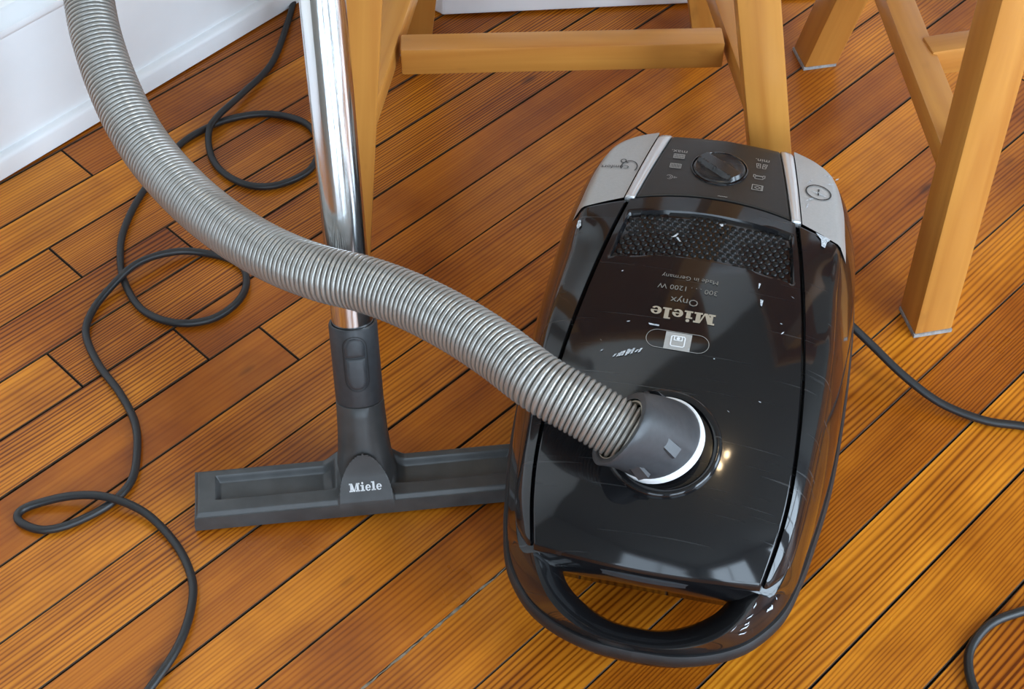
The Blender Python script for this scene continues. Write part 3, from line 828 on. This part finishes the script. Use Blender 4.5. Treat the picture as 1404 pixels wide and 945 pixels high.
p = Print(); p.stroke([(-4+i*1.1, .5*(i % 2)) for i in range(8)], .7); p.build('wear_mark', M_print, panel, on_top(.006, .1815, .001, lift=.0009))
# pedal marks
p = Print(); p.arc(.0095, 0, .0068, .0088, 160, 395, .0009, 24); p.arc(.0035, -.0085, .0022, .0026, 0, 360, .0008, 12); p.stroke([(.0052, -.0072), (.0078, -.0056)], .0008)
p.v = [(-x, y) for x, y in p.v]
p.build('cord_icon', M_dark_print, pedals[0], on_top(-.0860, .2085, 1, lift=.0010))
text_print('Comfort', M_dark_print, pedals[0], on_top(-.0885, .2100, .0068, lift=.0010))
p = Print(); p.arc(0, 0, .0105, .0098, 0, 360, .0012, 30); p.stroke([(0, -.0042), (0, -.001)], .0012); p.stroke([(0, .0015), (0, .0042)], .0012)
p.build('power_icon', M_dark_print, pedals[1], on_top(.0837, .2125, 1, lift=.0010))

# wear: pale scuffs with their own shapes
def scuff(parent, pts, lift=.0007):
    p = Print(); p.poly(pts); return p.build('scuff', M_scuff, parent, on_top(0, 0, 1, lift=lift, flip=False))
random.seed(11)
for i in range(9):
    u = -.0525+.0022*i + random.uniform(-.0006, .0006); v = -.0075 + .0009*i
    w = .0015; h = random.uniform(.004, .0075)*(.5+.5*sin(pi*(i+.6)/9.5))
    scuff(cover, [(u, v-h*.4), (u+w, v-h*.4+.0007), (u+w+.0016, v+h*.6), (u+.0014, v+h*.6-.0006)])
for par, pts in ((vac, [(-.1062, .1345), (-.1042, .1352), (-.1028, .1290), (-.1052, .1262), (-.1066, .1290)]),
                 (vac, [(.0855, .1585), (.0985, .1548), (.0955, .1500), (.0945, .1430), (.0915, .1440), (.0905, .1520)]),
                 (cover, [(-.0310, .0268), (-.0225, .0262), (-.0225, .0248), (-.0300, .0252)]),
                 (cover, [(.0500, .0690), (.0525, .0685), (.0520, .0620), (.0508, .0630)]),
                 (cover, [(.0470, .0860), (.0485, .0855), (.0478, .0800), (.0472, .0800)]),
                 (cover, [(-.0280, .1212), (-.0245, .1222), (-.0225, .1262), (-.0235, .1270), (-.0262, .1232)]),
                 (cover, [(-.0225, .1222), (-.0195, .1180), (-.0205, .1172), (-.0240, .1215)]),
                 (cover, [(.0080, .1450), (.0110, .1460), (.0115, .1430), (.0098, .1425)])):
    scuff(par, pts, .0012)
for i in range(26):   # small nicks
    u, v = random.uniform(-.075, .075), random.uniform(-.12, .08)
    if (u+.003)**2+(v+.074)**2 < .05**2: continue
    a = random.uniform(0, pi); L = random.uniform(.0007, .0022); w = .0004
    scuff(cover, [(u-L*cos(a), v-L*sin(a)), (u+w, v-w), (u+L*cos(a), v+L*sin(a)), (u-w, v+w)], .0006)
for (u0, v0, a, L) in ((.0930, .2290, .5, .012), (.0900, .2400, .1, .012), (.0850, .2105, -.25, .020), (.0755, .2250, 1.1, .010), (.0775, .2000, .8, .012), (.0760, .1900, 1.4, .008), (.098, .239, 1.0, .006)):
    c, s_ = cos(a), sin(a); w = .0007
    q = [(u0-L/2*c, v0-L/2*s_), (u0+w*s_, v0-w*c), (u0+L/2*c, v0+L/2*s_), (u0-w*s_, v0+w*c)]
    scuff(pedals[1], q, .0010)

# ---- hose inlet collar on the cover
IU, IV = -.003, -.074
IM = surf_frame(IU, IV, 0)
m = MB(); m.lathe([(.0435, -.003), (.0430, .0015), (.0418, .0030), (.0400, .0034), (.0372, .0024), (.0362, -.001), (.030, -.002), (.001, -.002)], 64, IM)
m.build('inlet_collar', M_black, cover, smooth=50)

# ------------------------------------------------------------------ suction hose with its end piece
I0 = VM @ IM.translation; In = (VM.to_3x3() @ IM.to_3x3() @ Vector((0, 0, 1))).normalized()
hose = empty('suction_hose', I0, 0, 'ribbed silver grey suction hose running from the vacuum cover to the upper left', 'hose')
def rel(p): return Vector(p) - I0
hp = [(0.0822, 0.6885, 0.214), (0.0505, 0.7049, 0.224), (0.0197, 0.7226, 0.231), (-0.0116, 0.7529, 0.232), (-0.044, 0.782, 0.23), (-0.0775, 0.807, 0.227), (-0.1117, 0.8266, 0.224), (-0.1465, 0.8421, 0.22), (-0.1832, 0.8662, 0.214), (-0.2221, 0.9002, 0.208), (-0.2599, 0.9399, 0.205), (-0.2961, 0.9849, 0.207), (-0.3223, 1.0239, 0.215), (-0.3443, 1.0661, 0.228), (-0.3611, 1.1074, 0.243), (-0.3707, 1.1409, 0.257), (-0.3783, 1.1732, 0.28), (-.388, 1.225, .34), (-.392, 1.262, .43), (-.385, 1.285, .54), (-.36, 1.30, .66), (-.32, 1.31, .77), (-.26, 1.31, .86), (-.205, 1.30, .915)]
ax0 = (Vector(hp[0]) - I0).normalized()
rim_c = Vector(hp[0]); 
hp = [tuple(rim_c + (rim_c - Vector(hp[1]))*.22)] + hp
dense = [Vector(p) for p in catmull(hp, 24)]
# resample evenly by arc length
acc = [0.0]
for a, b in zip(dense, dense[1:]): acc.append(acc[-1]+(b-a).length)
pitch = .0042; per = 8; step = pitch/per; nS = int(acc[-1]/step); path = []; rad = []; j = 0
for i in range(nS+1):
    d = i*step
    while j < len(acc)-2 and acc[j+1] < d: j += 1
    k = (d-acc[j])/max(1e-9, acc[j+1]-acc[j]); path.append(dense[j].lerp(dense[j+1], k) - I0)
    ph = (i % per)/per
    rad.append(.0188 + .0032*sqrt(max(0.0, 1-(2*ph-1)**2)))
m = MB(); m.tube(path, rad, 36, caps=True)
m.build('ribbed_tube', M_hose, hose, smooth=80, fix=False)
# swivel end piece: bends from the inlet normal to the hose direction
axh = (Vector(hp[2]) - Vector(hp[1])).normalized()
axr = (axh*.85 + In*.38 + Vector((-.05, -.10, 0))).normalized()
base_n = (In*.72 + axr*.38).normalized()
def circ(c, nrm, r, n=56, sgn=1):
    a = Vector((0, 1, 0)); x = (a - nrm*a.dot(nrm)).normalized(); y = nrm.cross(x)
    return [c + x*(r*cos(2*pi*i/n)) + y*(r*sin(2*pi*i/n)) for i in range(n)]
c0 = VM.to_3x3() @ Vector((-.004, 0, 0)) + In*.005
rim = rel(rim_c) + axr*.009
rings = []
for k, r in ((0, .0336), (.15, .0332), (.35, .0320), (.6, .0310), (.85, .0303), (.97, .0300), (1.0, .0292), (1.0, .0248), (.93, .0238)):
    t = k; c = c0*(1-t)**2 + (c0+rim)*.5*2*t*(1-t) + base_n*(.004*4*t*(1-t)) + rim*t*t
    rings.append(circ(c, base_n.lerp(axr, t).normalized(), r))
m = MB(); m.loft(rings, True, True, False); cuff = m.build('swivel_cuff', M_grey, hose, smooth=50)
m = MB(); m.loft([circ(rim - axr*z, axr, r_) for r_, z in ((.0247, .003), (.0240, .0012), (.0228, .0012), (.0220, .004))], True); m.build('seal_ring', M_gold, hose, smooth=60)
rings = [circ(c0+base_n*z, base_n, r) for r, z in ((.0325, .0035), (.0338, .0034), (.0346, .0024), (.0348, 0), (.0346, -.004), (.032, -.004))]
m = MB(); m.loft(rings, True); tag(m.build('lock_ring', M_white, hose, smooth=50), 'white ring at the foot of the hose cuff')
for an in (-2.35, -.55, 1.25, 3.0):   # small catches on the cuff
    nrm = base_n.lerp(axr, .45).normalized(); a = Vector((0, 1, 0)); x = (a-nrm*a.dot(nrm)).normalized(); y = nrm.cross(x)
    d = x*cos(an)+y*sin(an); tg = nrm.cross(d)
    c = c0.lerp(rim, .42) + base_n*.003 + d*.0310
    Mx = Matrix((tg, nrm, d)).transposed().to_4x4(); Mx.translation = c
    m = MB(); m.loft([[Mx @ Vector(q) for q in ((-.005*s, -.010, 0), (.005*s, -.010, 0), (.005*s, .008, 0), (-.005*s, .008, 0))][:] if z == 0 else
                      [Mx @ Vector(q) for q in ((-.004, -.009, .0032), (.004, -.009, .0032), (.0035, .006, .0008), (-.0035, .006, .0008))] for s, z in ((1, 0), (1, 1))], True, True, True)
    m.build('catch', M_grey, hose, smooth=30)
# hand piece at the far end
m = MB(); m.tube([rel(p) for p in ((-.26, 1.31, .86), (-.205, 1.30, .915), (-.175, 1.285, .955))], [.025, .024, .022], 20); m.build('end_cuff', M_grey, hose, smooth=40)

# ------------------------------------------------------------------ wand and floor nozzle
NB = Vector((-.12256, .80110, .020)); WD = Vector((-.04267, .39395, .91814)).normalized()
wand = empty('suction_wand', NB + WD*.120, 0, 'scratched chrome wand tube rising from the floor nozzle to the top edge', 'wand')
wx = Vector((1, 0, 0)); wx = (wx - WD*wx.dot(WD)).normalized(); wy = WD.cross(wx)
WM = Matrix((wx, wy, WD)).transposed().to_4x4()
m = MB(); m.lathe([(.0164, 0), (.0168, .002), (.0174, .30), (.0175, .86)], 64, None, True, False); tb = m.build('tube', M_chrome, wand, smooth=40); tb.matrix_local = WM
m = MB(); m.lathe([(.0170, .84), (.021, .842), (.022, .86), (.022, .93), (.019, .95), (.001, .951)], 32, WM); m.build('hand_grip', M_grey, wand, smooth=40)

noz = empty('floor_nozzle', (-.1235, .7955, 0), radians(6.6), 'dark grey hard floor nozzle lying left of the vacuum cleaner', 'floor nozzle')
NMi = (Matrix.Translation(noz.location) @ Matrix.Rotation(radians(6.6), 4, 'Z')).inverted()
HX, HY = .1425, .0230
def noz_h(x, y):
    # rim with two sunken troughs, rounded edges
    e = min(HX-abs(x), HY-abs(y)) ; z = .0215 - .004*(1-sm(e/.004))
    z += .0035*sm((y+.006)/.026)
    t = min(HX-.017-abs(x), abs(x)-.024, y+HY-.0145, HY-.0075-y)
    z -= .0065*sm(t/.0045)
    # logo arch and fairing to the neck
    q = (y+HY)/.047
    if q >= 0:
        q2 = (y+HY)/.020
        aw = .0230*sqrt(max(0, 1-min(1, q2/1.0)**2.4))
        a = sm((aw-abs(x))/.0022+.5); z = z*(1-a) + max(z, .0190+.034*q2)*a
    f = sm((.036-abs(x))/.018)*sm((y+.012)/.018); z += .012*f
    return z
m = MB(); nx, ny = 380, 90
b, w, h = m.grid(lambda s, t: (-HX+2*HX*s, -HY+2*HY*t, noz_h(-HX+2*HX*s, -HY+2*HY*t)), nx, ny)
bo = [b+i for i in range(w)] + [b+j*w+w-1 for j in range(1, h)] + [b+(h-1)*w+i for i in range(w-2, -1, -1)] + [b+j*w for j in range(h-2, 0, -1)]
prev = bo
for zz, ex in ((.009, .0012), (.0025, .0012)):
    nb_ = []
    for i in bo:
        x, y, z = m.v[i]; nb_.append(len(m.v)); m.v.append((x+math.copysign(ex, x)*(abs(x) > HX-1e-6), y+math.copysign(ex, y)*(abs(y) > HY-1e-6), zz))
    for i in range(len(bo)): k = (i+1) % len(bo); m.f.append((prev[i], nb_[i], nb_[k], prev[k]))
    prev = nb_
m.f.append(tuple(prev))
plate = m.build('nozzle_plate', M_noz, noz, smooth=40)
m = MB()      # brush strip / felt under the plate
m.box((-HX+.008, -HY+.006, 0.0003), (HX-.008, HY-.006, .004)); m.build('felt_strip', M_bumper, noz, smooth=0)
# neck, lofted along the wand axis
nb0 = NMi @ NB; wd_l = (NMi.to_3x3() @ WD).normalized()
xl = Vector((1, 0, 0)); xl = (xl-wd_l*xl.dot(wd_l)).normalized(); yl = wd_l.cross(xl)
def nring(d, rx, ry, n=44): return [nb0 + wd_l*d + xl*(rx*cos(2*pi*i/n)) + yl*(ry*sin(2*pi*i/n)) for i in range(n)]
m = MB(); m.loft([nring(d, rx, ry) for d, rx, ry in ((-.004, .027, .0205), (.012, .0242, .0200), (.025, .0222, .0200), (.042, .0208, .0200), (.062, .0200, .0197), (.0715, .0198, .0196), (.0720, .0190, .0190))], True, True, True)
m.build('neck', M_noz, noz, smooth=50)
m = MB(); m.loft([nring(d, r, r) for d, r in ((.0723, .0185), (.0726, .0193), (.074, .0197), (.110, .0197), (.1395, .0197), (.1413, .0192), (.1415, .0174), (.135, .0171))], True, True, True)
sleeve = m.build('sleeve', M_grey, noz, smooth=40)
# release button on the sleeve, facing the camera
def slv(a, d, r): return nb0 + wd_l*d + xl*(r*sin(a)) - yl*(r*cos(a))
def pad(d0, d1, wdt, r, shrink, round0, round1, name):
    mb = MB()
    def outline(s):
        pts = []; n = 8; W_ = wdt-s
        for k in range(n+1): a = pi*k/n; pts.append((W_*cos(a), (d1-s) - (W_*.0 if not round1 else W_) + (W_*sin(a) if round1 else 0)))
        for k in range(n+1): a = pi + pi*k/n; pts.append((W_*cos(a), (d0+s) + (W_ if round0 else 0) + (W_*sin(a) if round0 else 0)))
        return pts
    def ring_(s, rr): return [slv(x/rr, d, rr) for x, d in outline(s)]
    mb.loft([ring_(0, .0190), ring_(0, r-.0006), ring_(.0007, r), ring_(.003, r+.0003)], True, False, True)
    return mb.build(name, M_grey, sleeve, smooth=40)
pad(.0890, .1170, .0085, .0208, 0, True, False, 'release_button'); pad(.1178, .1345, .0085, .0206, 0, False, True, 'release_button')
mb = MB(); o1 = []; o2 = []
for (s, r) in ((.0010, .0199), (.0020, .0199)):
    pts = []; W_ = .0085+s
    for k in range(13): a = pi*k/12; pts.append((W_*cos(a), .1345-.0085+W_*sin(a)))
    for k in range(13): a = pi+pi*k/12; pts.append((W_*cos(a), .0890+.0085+W_*sin(a)))
    o1.append([slv(x/r, d, r) for x, d in pts])
mb.loft(o1, True); mb.build('button_groove', M_bumper, sleeve, smooth=0)
# logo on the arch
lg, lw = slab_logo()
def arch(x, y):
    X = (x-lw/2)*.0270/lw; Y = -HY+.0048+y*.0270/lw*.72
    return (X, Y, noz_h(X, Y)+.0009)
lg.build('lettering', M_white, plate, arch)

# ------------------------------------------------------------------ cords
def cord(name, pts, label, r=.0036):
    dn = [Vector(p) for p in catmull(pts, 10)]
    o = empty_at = None
    mb = MB(); c = Vector((pts[0][0], pts[0][1], 0))
    mb.tube([p-c for p in dn], r, 12)
    o = mb.build(name, M_cord, None, smooth=60, fix=False); o.location = c
    return tag(o, label, 'cord')
CL = [(-0.2498, 1.4916), (-0.2526, 1.4504), (-0.2637, 1.3742), (-0.2905, 1.3156), (-0.309, 1.276), (-0.3164, 1.2561), (-0.3098, 1.2218), (-0.2913, 1.1938), (-0.2635, 1.1774), (-0.2342, 1.1796), (-0.2065, 1.2016), (-0.2006, 1.2388), (-0.2166, 1.2737), (-0.2527, 1.2891), (-0.287, 1.2855), (-0.3195, 1.2678), (-0.349, 1.2331), (-0.3725, 1.1666), (-0.3816, 1.119), (-0.3807, 1.0833), (-0.3706, 1.0438), (-0.3472, 1.0057), (-0.314, 0.989), (-0.2806, 0.9936), (-0.2593, 1.0151), (-0.2533, 1.0409), (-0.2632, 1.0664), (-0.2952, 1.0803), (-0.3268, 1.0783), (-0.359, 1.0585), (-0.3821, 1.0294), (-0.3943, 1.001), (-0.3941, 0.9734), (-0.3763, 0.9376), (-0.3507, 0.9029), (-0.3322, 0.8694), (-0.3251, 0.8369), (-0.3251, 0.8054), (-0.3396, 0.7809), (-0.3667, 0.7615), (-0.3897, 0.7548), (-0.4093, 0.7615), (-0.4144, 0.7711), (-0.404, 0.7802), (-0.3712, 0.7855), (-0.3398, 0.7824), (-0.3069, 0.7689), (-0.2786, 0.7416), (-0.2609, 0.7095), (-0.2566, 0.6818), (-0.2619, 0.645), (-0.2789, 0.6064), (-0.3029, 0.5664)]
hz = {4: .0125, 3: .008, 5: .008, 29: .0125, 28: .0085, 30: .007, 44: .010, 45: .0125, 46: .009}
cord('power_cord', [(x, y, hz.get(i, .0043)) for i, (x, y) in enumerate(CL)], 'black power cord looping over the floor along the left side')
cord('power_cord', [(0.2735, 0.9582, .052), (0.2931, 0.9582, 0.05), (0.3041, 0.9477, 0.045), (0.3211, 0.933, 0.036), (0.3488, 0.9081, 0.022), (0.3798, 0.8869, 0.010), (0.4167, 0.8715, 0.0048), (0.4502, 0.8653, 0.0043), (0.496, 0.853, 0.0043), (0.5157, 0.8054, 0.0043), (0.4984, 0.738, 0.0043), (0.4505, 0.6886, 0.0043), (0.4091, 0.6763, 0.0043), (0.3811, 0.6649, 0.0043), (0.3616, 0.645, 0.0043), (0.3549, 0.6255, 0.0043), (0.3562, 0.6033, 0.0043), (0.3678, 0.5725, 0.0043)],
     'black power cord leaving the right side of the vacuum cleaner', .0038)
